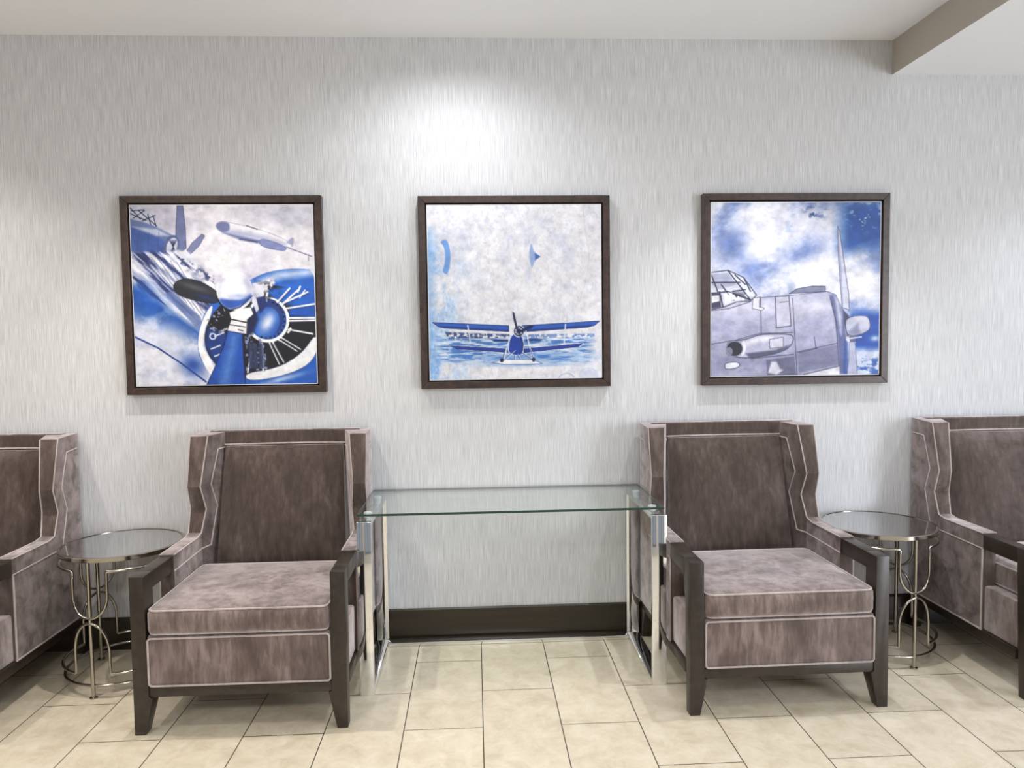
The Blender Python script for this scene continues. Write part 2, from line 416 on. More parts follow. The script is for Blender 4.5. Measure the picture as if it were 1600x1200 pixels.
chairs = [(-2.325, -.43, 0.0, 'grey-brown velvet wing armchair cut off by the left edge of the photo'),
          (-.919, -.43, 0.0, 'grey-brown velvet wing armchair below the propeller engine picture, left of the glass console'),
          (1.226, -.434, .016, 'grey-brown velvet wing armchair right of the glass console, its left arm touching the console'),
          (2.622, -.43, 0.0, 'grey-brown velvet wing armchair cut off by the right edge of the photo')]
proto = make_armchair()
for i, (x, y, rz, lab) in enumerate(chairs):
    o = proto if i == 0 else copy_tree(proto)
    o.location = (x, y, 0); o.rotation_euler = (0, 0, rz)
    o['label'] = lab; o['category'] = 'armchair'; o['group'] = 'velvet wing armchairs along the wall'

# ------------------------------------------------------------------ round side tables
def make_side_table(R=.253, first=math.radians(262)):
    root = empty('side_table', (0, 0, 0)); N_ = M['nickel']
    bm = bmesh.new(); rings = add_lathe(bm, [(R+.004, .584), (R+.006, .586), (R+.006, .602), (R+.003, .604), (R-.008, .604), (R-.008, .584), (R+.004, .584)], 0, 0, 72)
    finish(bm, 'top_rim', N_, root, smooth=40)
    bm = bmesh.new(); rg = add_lathe(bm, [(R-.009, .592), (R-.009, .602)], 0, 0, 72); bm.faces.new(rg[0]); bm.faces.new(rg[1])
    finish(bm, 'tabletop', M['mirror'], root, smooth=40)
    Rr = R-.004
    cyl = lambda t, z, r=Rr: (r*math.cos(t), r*math.sin(t), z)
    bm = bmesh.new(); add_tube(bm, [cyl(2*math.pi*k/48, .054) for k in range(48)], .0065, 8, True); finish(bm, 'bottom_ring', N_, root, smooth=50)
    ang = 17.5*math.pi/180; dl = 2*math.pi/3
    for k in range(3):
        t0 = first + k*dl
        bm = bmesh.new(); add_tube(bm, [cyl(t0, .004), cyl(t0, .2), cyl(t0, .4), cyl(t0, .59)], .0085, 10)
        lg = finish(bm, 'leg', N_, root, smooth=50)
        bm = bmesh.new(); rg = add_lathe(bm, [(.016, 0), (.016, .005), (.010, .008)], Rr*math.cos(t0), Rr*math.sin(t0), 16); bm.faces.new(rg[0][::-1]); bm.faces.new(rg[-1])
        finish(bm, 'foot', N_, lg, smooth=40)
        # bent wire: bar between this leg and the next, stepping down and curving in to both legs
        for (zn, zc, zs) in ((.345, .545, .44), (.325, .103, .20)):
            half = []
            for i in range(13):                  # quarter ellipse from the leg knot out to the straight run
                a = math.pi/2*i/12
                half.append((ang*math.sin(a), zn + (zs-zn)*(1-math.cos(a))))
            half.append((ang, (zs+zc)/2)); half.append((ang, zc-.004 if zc > zn else zc+.004))
            mid = [(ang+.012 + (dl-2*ang-.024)*i/14, zc) for i in range(15)]
            path = half + mid + [(dl-a_, z_) for a_, z_ in half[::-1]]
            bm = bmesh.new(); add_tube(bm, [cyl(t0+a_, z_, Rr+.006) for a_, z_ in path], .0062, 8)
            finish(bm, 'bent_rod', N_, root, smooth=50)
    return root
t1 = make_side_table()
t1.location = (-1.605, -.278, 0); t1['label'] = 'round mirror-topped metal side table between the two left armchairs'; t1['category'] = 'side table'
t1['group'] = 'round metal side tables'
t2 = copy_tree(t1); t2.location = (1.903, -.272, 0); t2.rotation_euler = (0, 0, math.radians(18))
t2['label'] = 'round mirror-topped metal side table between the two right armchairs'

# ------------------------------------------------------------------ glass console
def make_console():
    Ch = M['chrome']
    root = empty('console_table', (.15, -.30, 0), 0, 'clear glass console table on polished chrome square-bar sides, between the two middle armchairs', 'console table')
    X = lambda x: x-.15
    Yc = lambda y: y+.30
    y0, y1 = -.592, -.030; H = .743
    for xa, xb in ((-.506, -.446), (.742, .804)):
        bm = bmesh.new(); t = .020
        A = [(y0, 0), (y1, 0), (y1, H), (y0, H)]; B = [(y0+t, t), (y1-t, t), (y1-t, H-t), (y0+t, H-t)]
        vs = {}
        for side, x in (('a', xa), ('b', xb)):
            for nm, poly in (('o', A), ('i', B)):
                for i, (y, z) in enumerate(poly): vs[side, nm, i] = bm.verts.new((X(x), Yc(y), z))
        for i in range(4):
            j = (i+1) % 4
            for side in 'ab': bm.faces.new((vs[side, 'o', i], vs[side, 'o', j], vs[side, 'i', j], vs[side, 'i', i]))
            for nm in 'oi': bm.faces.new((vs['a', nm, i], vs['b', nm, i], vs['b', nm, j], vs['a', nm, j]))
        bmesh.ops.recalc_face_normals(bm, faces=bm.faces)
        ed = [e for e in bm.edges if e.calc_face_angle(0) > .5]
        bmesh.ops.bevel(bm, geom=ed, offset=.0018, segments=2, profile=.5, affect='EDGES')
        fr = finish(bm, 'side_frame', Ch, root)
        xm = (xa+xb)/2
        for yy in (-.46, -.13):
            bm = bmesh.new(); rg = add_lathe(bm, [(.017, H), (.019, H+.004), (.019, H+.012), (.016, H+.014)], X(xm), Yc(yy), 20)
            bm.faces.new(rg[0][::-1]); bm.faces.new(rg[-1]); b = finish(bm, 'bumper', M['rubber'], root)
    bm = bmesh.new(); add_box(bm, X(-.446), X(.742), Yc(-.092), Yc(-.032), .001, .021, bev=.0015); finish(bm, 'stretcher', Ch, root)
    # glass slab: faces clear, narrow edges deep green
    bm = bmesh.new(); add_box(bm, X(-.510), X(.806), Yc(-.548), Yc(-.018), H+.014, H+.024)
    for f in bm.faces: f.material_index = 0 if abs(f.normal.z) > .5 else 1
    me_ = finish(bm, 'tabletop', [M['glass'], M['glass_edge']], root, smooth=0)
make_console()

#PICTURES
# ------------------------------------------------------------------ framed aviation prints (pigment held as mesh colours)
GN = 300
def vnoise(x, y, seed):
    rs = np.random.RandomState(seed); G = rs.rand(64, 64)
    xi = np.floor(x).astype(int); yi = np.floor(y).astype(int); fx = x-xi; fy = y-yi
    fx = fx*fx*(3-2*fx); fy = fy*fy*(3-2*fy)
    g = lambda a, b: G[a % 64, b % 64]
    return (g(xi, yi)*(1-fx)+g(xi+1, yi)*fx)*(1-fy) + (g(xi, yi+1)*(1-fx)+g(xi+1, yi+1)*fx)*fy
def fbm(x, y, seed, o=5, gain=.55):
    s = 0; a = 1; t = 0
    for k in range(o):
        s = s + a*vnoise(x*2**k+7*k, y*2**k+3*k, seed+k); t += a; a *= gain
    return s/t
class Print:
    def __init__(self, tl, tr, br, bl):
        v, u = np.mgrid[0:GN+1, 0:GN+1]/GN
        xl = tl[0]+(bl[0]-tl[0])*v; xr = tr[0]+(br[0]-tr[0])*v; self.X = xl+(xr-xl)*u
        yt = tl[1]+(tr[1]-tl[1])*u; yb = bl[1]+(br[1]-bl[1])*u; self.Y = yt+(yb-yt)*v
        self.c = np.ones((GN+1, GN+1, 3)); self.px = 3.3
    def mix(self, a, col):
        a = np.clip(a, 0, 1)[..., None]
        if np.ndim(col) == 1: col = np.array(col)/255.
        self.c = self.c*(1-a)+col*a
    def sdf(self, pts):
        X, Y = self.X, self.Y; d = np.full(X.shape, 1e9); ins = np.zeros(X.shape, bool)
        n = len(pts)
        for i in range(n):
            x0, y0 = pts[i]; x1, y1 = pts[(i+1) % n]
            ex, ey = x1-x0, y1-y0; wx, wy = X-x0, Y-y0
            t = np.clip((wx*ex+wy*ey)/(ex*ex+ey*ey+1e-9), 0, 1)
            d = np.minimum(d, np.hypot(wx-ex*t, wy-ey*t))
            if y0 != y1:
                cr = ((y0 <= Y) & (Y < y1)) | ((y1 <= Y) & (Y < y0))
                ins ^= cr & (X < x0+(Y-y0)/(y1-y0)*ex)
        return np.where(ins, -d, d)
    def poly(self, pts, col, op=1, soft=1, edge=None, ew=4):
        s = self.sdf(smooth_pts(pts) if soft < 0 else pts); f = self.px*abs(soft)
        self.mix(op*np.clip(.5-s/f, 0, 1), col)
        if edge is not None: self.mix(np.clip(.5-(abs(s)-ew/2)/self.px, 0, 1), edge)
    def line(self, pts, col, wd=4, op=1):
        X, Y = self.X, self.Y; d = np.full(X.shape, 1e9)
        for (x0, y0), (x1, y1) in zip(pts, pts[1:]):
            ex, ey = x1-x0, y1-y0; wx, wy = X-x0, Y-y0
            t = np.clip((wx*ex+wy*ey)/(ex*ex+ey*ey+1e-9), 0, 1); d = np.minimum(d, np.hypot(wx-ex*t, wy-ey*t))
        self.mix(op*np.clip(.5-(d-wd/2)/self.px, 0, 1), col)
    def ell(self, cx, cy, rx, ry, col, rot=0, op=1, soft=1, ring=None):
        c, s = math.cos(rot), math.sin(rot); dx, dy = self.X-cx, self.Y-cy
        a, b = (dx*c+dy*s)/rx, (-dx*s+dy*c)/ry; r = np.hypot(a, b); m = min(rx, ry)
        if ring: self.mix(op*np.clip(.5-(abs(r-1)*m-ring/2)/self.px, 0, 1), col)
        else: self.mix(op*np.clip(.5-(r-1)*m/(self.px*soft), 0, 1), col)
    def blob(self, cx, cy, rx, ry, col, op=.8, rot=0):
        c, s = math.cos(rot), math.sin(rot); dx, dy = self.X-cx, self.Y-cy
        self.mix(op*np.exp(-(((dx*c+dy*s)/rx)**2+((-dx*s+dy*c)/ry)**2)), col)
    def nz(self, sx, sy, seed, o=5, rot=0):
        c, s = math.cos(rot), math.sin(rot)
        return fbm((self.X*c+self.Y*s)/sx+20, (-self.X*s+self.Y*c)/sy+20, seed, o)
def smooth_pts(p, it=2):
    for _ in range(it):
        q = []
        for i in range(len(p)):
            a, b = p[i], p[(i+1) % len(p)]
            q += [(a[0]*.75+b[0]*.25, a[1]*.75+b[1]*.25), (a[0]*.25+b[0]*.75, a[1]*.25+b[1]*.75)]
        p = q
    return p
WHT = (240, 240, 246); BLU = (28, 76, 160); DBL = (18, 50, 128); NVY = (14, 26, 66); BLK = (14, 16, 28); LIL = (176, 178, 206); GRY = (150, 152, 178)

def paint_engine():
    p = Print((100, 97), (1105, 97), (1122, 1072), (135, 1080))
    n = p.nz(260, 200, 3); p.c[:] = np.array((222, 220, 230))/255.
    p.mix(np.clip((n-.47)*4, 0, 1)*.6, (176, 176, 200)); p.mix(np.clip((p.nz(60, 30, 5, 5)-.5)*4, 0, 1)*.3, (160, 162, 190))
    p.blob(760, 240, 240, 60, (240, 240, 244), .5)
    p.blob(620, 400, 170, 60, (238, 238, 244), .8); p.blob(700, 150, 120, 40, (234, 234, 240), .6)
    p.blob(900, 160, 260, 60, (170, 172, 200), .35)
    # upper left fuselage
    p.poly([(100, 130), (180, 165), (250, 215), (330, 255), (300, 390), (230, 420), (100, 350)], (104, 122, 172), 1, 3)
    p.poly([(100, 205), (240, 260), (310, 300), (290, 400), (220, 415), (100, 345)], (58, 86, 158), .9, 6)
    p.poly([(112, 210), (250, 225), (320, 262), (250, 262)], (196, 202, 226), .8, 4)
    p.poly([(100, 97), (165, 97), (230, 145), (250, 212), (170, 185), (100, 168)], (200, 204, 226), .9, 2)
    for a, b in (((104, 110), (160, 170)), ((120, 165), (180, 125)), ((150, 125), (245, 205)), ((170, 180), (240, 150)), ((200, 145), (215, 200)), ((104, 140), (190, 178)), ((228, 150), (245, 210)), ((110, 125), (180, 120))):
        p.line([a, b], NVY, 5)
    for x in (150, 205, 260): p.line([(x, 240), (x-12, 390)], (50, 66, 120), 2.5, .7)
    # vertical blades
    p.poly([(360, 97), (392, 97), (405, 230), (408, 330), (385, 345), (350, 330), (352, 220)], (104, 112, 156), 1, 1, (52, 58, 96), 3)
    p.poly([(412, 340), (440, 300), (495, 252), (510, 262), (480, 315), (430, 362)], (112, 120, 160), 1, 1, (60, 66, 104), 3)
    p.ell(325, 320, 42, 66, (80, 92, 140), .35, 1); p.ell(330, 318, 28, 48, (190, 196, 220), .35)
    for k in range(5): p.line([(318+k*9, 285), (350-k*6, 345)], NVY, 4)
    p.poly([(270, 395), (350, 335), (420, 350), (480, 400), (470, 470), (330, 420)], (212, 214, 230), 1, 6)
    # wing sweeping to lower right
    p.poly([(100, 345), (300, 360), (520, 520), (530, 660), (470, 770), (300, 620), (100, 480)], (168, 176, 208), 1, 5)
    st = p.nz(190, 22, 11, 5, .72); reg = np.clip(.5-p.sdf([(100, 350), (320, 340), (560, 520), (520, 720), (460, 800), (280, 640), (100, 520)])/20, 0, 1)
    p.mix(reg*np.clip((st-.5)*6, 0, 1), (236, 236, 244)); p.mix(reg*np.clip((.44-st)*9, 0, 1), (40, 52, 104))
    for k in range(7): p.line([(150+k*34, 365+k*6), (330+k*40, 560+k*34)], (44, 54, 100), 3, .75)
    # crumbly dark line between wing and cloud
    cr = p.nz(26, 18, 21, 3); band = np.exp(-((p.Y-(395+(p.X-380)*.62))/28.)**2)*(p.X > 360)*(p.X < 560)
    p.mix(band*np.clip((cr-.5)*7, 0, 1), (40, 52, 100))
    p.poly([(290, 575), (330, 560), (480, 700), (500, 760), (470, 775)], (92, 110, 160), .8, 3)
    # deep blue below the wing
    n2 = p.nz(150, 110, 31, 6)
    below = np.clip((p.Y-(500+(p.X-100)*.68))/40, 0, 1)
    p.mix(below, (206, 210, 230)); p.mix(below*np.clip((n2-.42)*6, 0, 1)*np.clip((900-p.Y+(p.X-300)*.5)/220, 0, 1), BLU)
    p.blob(190, 640, 130, 70, (28, 84, 176), .9, .3); p.blob(160, 560, 70, 50, (28, 84, 176), .7); p.blob(330, 830, 110, 60, (232, 234, 244), .8, .5)
    # lower left wing panel
    p.poly([(128, 815), (300, 900), (420, 1000), (520, 1060), (520, 1085), (130, 1085)], (216, 218, 232), 1, 4)
    p.mix(np.clip(.5-p.sdf([(128, 815), (300, 900), (520, 1060), (520, 1085), (130, 1085)])/8, 0, 1)*np.clip((p.nz(90, 60, 41)-.48)*4, 0, 1)*.5, (150, 158, 200))
    p.line([(128, 812), (250, 872), (380, 960), (510, 1060)], (26, 54, 130), 9)
    p.blob(440, 970, 70, 60, (22, 62, 150), .9, .7)
    # cowling
    p.poly(smooth_pts([(760, 500), (860, 455), (1000, 440), (1140, 450), (1140, 1090), (700, 1090), (560, 1040), (470, 930), (465, 800), (520, 640), (620, 560)]), (34, 92, 186), 1, 1)
    p.poly([(800, 500), (900, 460), (1110, 440), (1110, 480), (920, 500), (840, 530)], (214, 220, 238), .75, 10)
    p.poly(smooth_pts([(468, 900), (470, 800), (505, 690), (560, 620), (520, 760), (510, 860), (560, 960), (600, 1020), (540, 1040)]), (238, 238, 242), 1, 1)
    p.ell(830, 790, 330, 250, BLK, -.25)
    p.poly([(1000, 600), (1130, 560), (1130, 720), (960, 700)], (26, 84, 184), .95, 8)
    p.poly([(840, 560), (1130, 500), (1130, 640), (960, 640), (900, 620)], (30, 92, 190), 1, 8)
    p.poly([(520, 760), (640, 800), (600, 960), (560, 960), (505, 860)], (24, 66, 152), .8, 10)
    # cowl lip lower right
    p.poly(smooth_pts([(720, 1015), (900, 990), (1040, 910), (1122, 790), (1130, 900), (1060, 985), (900, 1040), (740, 1060)]), (234, 236, 242), 1, 1, (60, 70, 110), 2)
    p.poly([(740, 1085), (900, 1045), (1060, 990), (1130, 910), (1130, 1085)], (30, 88, 184), 1, 4)
    p.blob(930, 1048, 120, 14, (215, 222, 240), .7, -.25)
    # ring of the crankcase with radiating rods
    p.ell(850, 720, 112, 118, BLU); p.ell(852, 722, 112, 116, (236, 238, 244), 0, 1, 1, 16); p.ell(850, 706, 92, 102, (24, 50, 122))
    p.ell(845, 735, 72, 84, (36, 88, 184), .35); p.blob(850, 735, 34, 56, (226, 230, 244), .95, .5); p.poly([(735, 700), (790, 640), (800, 720), (770, 800), (735, 800)], (20, 30, 70), 1, 6)
    for a in range(-70, 120, 15):
        t = math.radians(a); p.ell(850+96*math.cos(t), 722+100*math.sin(t), 6, 6, BLK)
    rods = [((930, 640), (1020, 560)), ((955, 660), (1120, 635)), ((965, 712), (1120, 712)), ((965, 728), (1120, 726)), ((965, 775), (1100, 800)), ((925, 820), (1030, 885)), ((912, 832), (1010, 895)),
            ((880, 845), (940, 955)), ((862, 850), (915, 965)), ((905, 625), (975, 550)), ((940, 630), (1075, 570)), ((820, 850), (825, 1000)), ((760, 900), (740, 1010))]
    for a, b in rods: p.line([a, b], (230, 232, 240), 9); p.line([(a[0]+6, a[1]+7), (b[0]+6, b[1]+7)], (16, 24, 56), 3)
    p.line([(1020, 570), (1034, 540)], WHT, 9); p.line([(1030, 600), (1060, 560)], WHT, 7); p.line([(965, 790), (978, 770)], WHT, 12)
    for x, y in ((560, 810), (600, 780), (540, 880), (560, 920)): p.line([(x, y), (x+50, y-20)], (214, 218, 232), 7)
    p.ell(550, 810, 16, 15, (220, 224, 236), 0, 1, 1, 6)
    mk = np.clip(.5-p.sdf([(520, 680), (600, 640), (640, 700), (620, 800), (520, 800)])/6, 0, 1); g2 = p.nz(15, 12, 53, 3)
    p.mix(mk*np.clip((g2-.60)*9, 0, 1), (150, 156, 186))
    mk = np.clip(.5-p.sdf([(725, 780), (830, 830), (850, 1000), (730, 1000)])/6, 0, 1); p.mix(mk*np.clip((g2-.56)*9, 0, 1), (130, 140, 180))
    for x in (745, 770, 800): p.poly([(x, 850), (x+22, 850), (x+28, 985), (x+4, 990)], (46, 58, 96), .9, 2)
    # mechanism right of the spinner
    p.poly([(770, 520), (830, 510), (880, 490), (895, 520), (860, 560), (850, 620), (790, 680), (765, 620)], (214, 216, 230), 1, 2)
    p.poly([(790, 600), (840, 590), (850, 640), (810, 690)], (24, 42, 100), 1, 2)
    mm = p.nz(20, 20, 51, 3); rg = np.exp(-((p.X-850)/50.)**2-((p.Y-560)/50.)**2); p.mix(rg*np.clip((mm-.5)*8, 0, 1), BLK)
    # propeller: dark left blade, blue lower blade
    p.poly(smooth_pts([(330, 545), (350, 505), (420, 488), (520, 525), (600, 585), (580, 635), (480, 620), (370, 590)]), (34, 38, 48), 1, 1, (20, 22, 34), 3)
    p.blob(450, 540, 90, 16, (96, 98, 104), .6, .3); p.blob(520, 600, 60, 12, (30, 52, 120), .8, .3)
    p.poly([(636, 770), (712, 780), (716, 900), (726, 1085), (512, 1085), (560, 980), (610, 860)], (28, 74, 168), 1, 1, (12, 26, 80), 5)
    p.poly([(650, 800), (690, 800), (640, 1080), (580, 1080)], (82, 130, 206), .8, 14)
    # hub clamps and spinner
    p.poly([(640, 680), (690, 660), (760, 650), (775, 690), (740, 720), (735, 800), (628, 780), (650, 720)], (232, 232, 238), 1, 1, (30, 34, 60), 4)
    p.line([(640, 715), (735, 735)], BLK, 7); p.line([(636, 745), (728, 760)], BLK, 5); p.line([(690, 775), (715, 780)], BLK, 6)
    p.ell(672, 560, 100, 108, (238, 238, 244), -.25, 1, 1)
    p.blob(745, 520, 30, 70, (150, 152, 186), .75, -.4); p.blob(590, 530, 16, 50, (190, 192, 214), .8); p.blob(650, 505, 46, 26, (250, 250, 252), .8)
    p.poly(smooth_pts([(580, 600), (640, 610), (720, 610), (765, 570), (762, 610), (700, 650), (640, 665), (600, 640)]), (34, 76, 168), .95, 5)
    p.blob(600, 500, 30, 16, (176, 180, 210), .6); p.blob(700, 590, 70, 16, (120, 140, 200), .6)
    p.line([(640, 668), (700, 652), (766, 590)], (16, 22, 60), 6)
    p.line([(575, 600), (600, 645), (640, 668)], BLK, 8)
    # small airliner in the sky
    p.poly(smooth_pts([(568, 200), (600, 183), (640, 190), (720, 205), (850, 240), (965, 290), (1000, 320), (960, 330), (820, 290), (700, 270), (600, 245)]), (228, 228, 236), 1, 1, (138, 142, 176), 2.5); p.poly([(640, 225), (720, 235), (850, 268), (960, 305), (955, 322), (820, 288), (700, 268), (610, 246)], (120, 128, 176), .55, 8)
    p.poly(smooth_pts([(568, 200), (600, 183), (645, 190), (650, 232), (620, 245), (580, 232)]), (106, 114, 160), 1, 3)
    p.poly([(600, 240), (700, 262), (860, 300), (850, 312), (700, 285)], (84, 94, 146), .8, 4)
    p.poly(smooth_pts([(805, 290), (830, 280), (900, 300), (960, 325), (955, 345), (900, 340), (825, 322)]), (120, 130, 180), 1, 2, (70, 80, 130), 3)
    p.poly([(700, 275), (805, 292), (800, 302), (700, 284)], (70, 78, 120), 1, 1)
    p.poly([(960, 300), (990, 272), (1004, 280), (996, 320)], (160, 164, 196), 1, 1)
    p.line([(960, 325), (1098, 376)], (90, 96, 130), 5); p.line([(1084, 365), (1082, 402)], (120, 124, 150), 4)
    p.line([(740, 208), (800, 228)], (90, 90, 110), 6)
    p.blob(680, 460, 50, 14, (250, 250, 252), .6)
    return p

def worn(p, k):
    a = p.nz(38, 30, 201, 5); b = p.nz(8, 8, 207, 2)
    m = 1 + k*((a-.5)*1.2 + (b-.5)*.22); l = p.c.mean(-1, keepdims=True)
    p.c = np.clip(p.c*(m[..., None])*.93, 0, 1); return p
def paint_biplane():
    p = Print((82, 92), (1037, 90), (1037, 1040), (103, 1050)); p.c[:] = np.array((238, 238, 244))/255.
    n = p.nz(90, 90, 61, 6); p.mix(np.clip((n-.52)*4, 0, 1)*.38, (176, 186, 216))
    d = p.nz(16, 22, 66, 4); p.mix(np.clip((d-.5)*4, 0, 1)*.22, (150, 156, 196))
    d = p.nz(7, 9, 67, 2); p.mix(np.clip((d-.55)*4, 0, 1)*.18, (170, 172, 196))
    left = np.clip((370-p.X)/240, 0, 1)*np.clip(p.nz(9, 14, 68, 3)*1.7-.1, 0, 1); p.mix(left*np.clip((p.nz(70, 90, 63, 6)-.38)*3.2, 0, 1)*np.clip((p.Y-150)/120, 0, 1), (128, 176, 232))
    p.mix(np.clip((150-p.X)/60, 0, 1)*np.clip((p.Y-190)/60, 0, 1)*.6, (120, 172, 232))
    p.poly(smooth_pts([(150, 290), (185, 275), (205, 310), (212, 375), (205, 440), (190, 470), (165, 455), (180, 410), (182, 350), (172, 310)]), (92, 146, 220), .85, 2)
    p.poly(smooth_pts([(640, 340), (655, 290), (665, 345), (704, 372), (672, 395), (655, 440), (645, 400)]), (128, 156, 214), .8, 3)
    p.poly([(672, 352), (704, 372), (674, 392)], (54, 92, 170), .9, 1)
    p.blob(855, 360, 36, 70, (196, 202, 228), .5); p.blob(640, 470, 20, 60, (200, 206, 230), .5)
    p.line([(940, 110), (955, 250), (975, 370), (950, 520), (910, 640)], (206, 208, 224), 4, .7)
    # water and far shore
    wt = np.clip((p.Y-800)/20, 0, 1)*np.clip((985-p.Y)/60, 0, 1)*np.clip((p.X-120)/60, 0, 1)*np.clip((1010-p.X)/70, 0, 1)
    wv = p.nz(60, 9, 71, 5); p.mix(wt*.75, (170, 200, 234)); p.mix(wt*np.clip((wv-.47)*7, 0, 1)*.85, (52, 108, 192)); p.mix(wt*np.clip((.40-wv)*9, 0, 1), (238, 240, 246))
    p.blob(640, 925, 330, 26, (60, 118, 200), .55); p.blob(590, 965, 220, 14, (120, 168, 222), .6)
    tr = p.nz(14, 12, 73, 4); band = np.clip(.5-p.sdf([(180, 785), (540, 800), (540, 820), (200, 822)])/5, 0, 1)
    p.mix(band*.9, (44, 66, 124)); p.mix(band*np.clip((tr-.5)*8, 0, 1), (226, 228, 238))
    band = np.clip(.5-p.sdf([(620, 800), (1000, 796), (1000, 818), (620, 820)])/5, 0, 1); p.mix(band*.7, (80, 116, 184)); p.mix(band*np.clip((tr-.5)*8, 0, 1), WHT)
    # wings
    W_ = (24, 58, 158); E_ = (232, 236, 246)
    p.poly([(108, 728), (530, 748), (530, 792), (170, 768), (128, 748)], E_, 1, 1); p.poly([(600, 748), (1032, 722), (1000, 760), (960, 768), (610, 795)], E_, 1, 1)
    p.poly([(112, 732), (528, 752), (528, 784), (180, 764), (150, 758)], (36, 92, 190), 1, 1, (14, 34, 100), 4)
    p.poly([(602, 752), (1028, 728), (1000, 752), (960, 762), (604, 786)], (36, 92, 190), 1, 1, (14, 34, 100), 4)
    p.poly([(150, 752), (528, 774), (528, 784), (180, 764)], (16, 40, 120), .8, 2); p.poly([(604, 776), (1000, 748), (960, 762), (604, 786)], (16, 40, 120), .8, 2)
    p.poly([(210, 858), (520, 876), (520, 906), (260, 884)], E_, 1, 1); p.poly([(610, 876), (938, 848), (920, 872), (612, 908)], E_, 1, 1)
    p.poly([(214, 862), (520, 880), (520, 900), (250, 880)], W_, 1, 1, (12, 26, 90), 3); p.poly([(612, 880), (934, 852), (910, 870), (612, 902)], W_, 1, 1, (12, 26, 90), 3)
    p.poly([(430, 828), (530, 828), (530, 840), (450, 840)], (20, 44, 110), 1, 1); p.poly([(620, 826), (715, 826), (700, 836), (620, 838)], (20, 44, 110), 1, 1)
    for x0, y0, x1, y1 in ((305, 750, 320, 850), (840, 745, 832, 855), (545, 770, 500, 950), (620, 770, 660, 940)): p.line([(x0, y0), (x1, y1)], (228, 232, 244), 6)
    # fuselage, engine, propeller
    p.poly(smooth_pts([(535, 820), (560, 790), (600, 800), (612, 850), (606, 905), (590, 918), (555, 915), (525, 900), (530, 850)]), (24, 62, 164), 1, 1, (226, 230, 244), 4)
    p.ell(584, 782, 30, 32, (30, 40, 84)); p.ell(584, 782, 30, 32, (222, 226, 240), 0, 1, 1, 5)
    for a in range(0, 360, 40): t = math.radians(a); p.ell(584+18*math.cos(t), 782+18*math.sin(t), 5, 5, (196, 202, 226))
    p.ell(584, 782, 9, 9, (12, 18, 48))
    p.poly([(548, 676), (558, 678), (572, 740), (580, 778), (568, 770), (556, 725)], (14, 26, 80), 1, 1)
    p.poly([(590, 778), (640, 752), (668, 752), (650, 768), (598, 790)], (14, 26, 80), 1, 1); p.line([(584, 790), (606, 850), (602, 895)], (14, 26, 80), 6)
    p.poly([(440, 955), (490, 940), (660, 940), (712, 962), (650, 966), (500, 966)], (240, 242, 248), 1, 1, (60, 96, 170), 3)
    for a, b in (((500, 945), (560, 890)), ((560, 940), (560, 915)), ((660, 940), (600, 900)), ((590, 935), (575, 910)), ((498, 940), (508, 880)), ((664, 940), (648, 885))): p.line([a, b], (20, 44, 120), 4); p.line([(a[0]+4, a[1]), (b[0]+4, b[1])], (224, 228, 242), 3)
    p.ell(490, 943, 10, 12, (16, 30, 90)); p.ell(664, 940, 10, 12, (16, 30, 90))
    p.ell(965, 1035, 58, 52, (206, 214, 236), 0, .8); p.ell(845, 1044, 40, 26, (176, 186, 222), 0, .8, 1, 6)
    return p

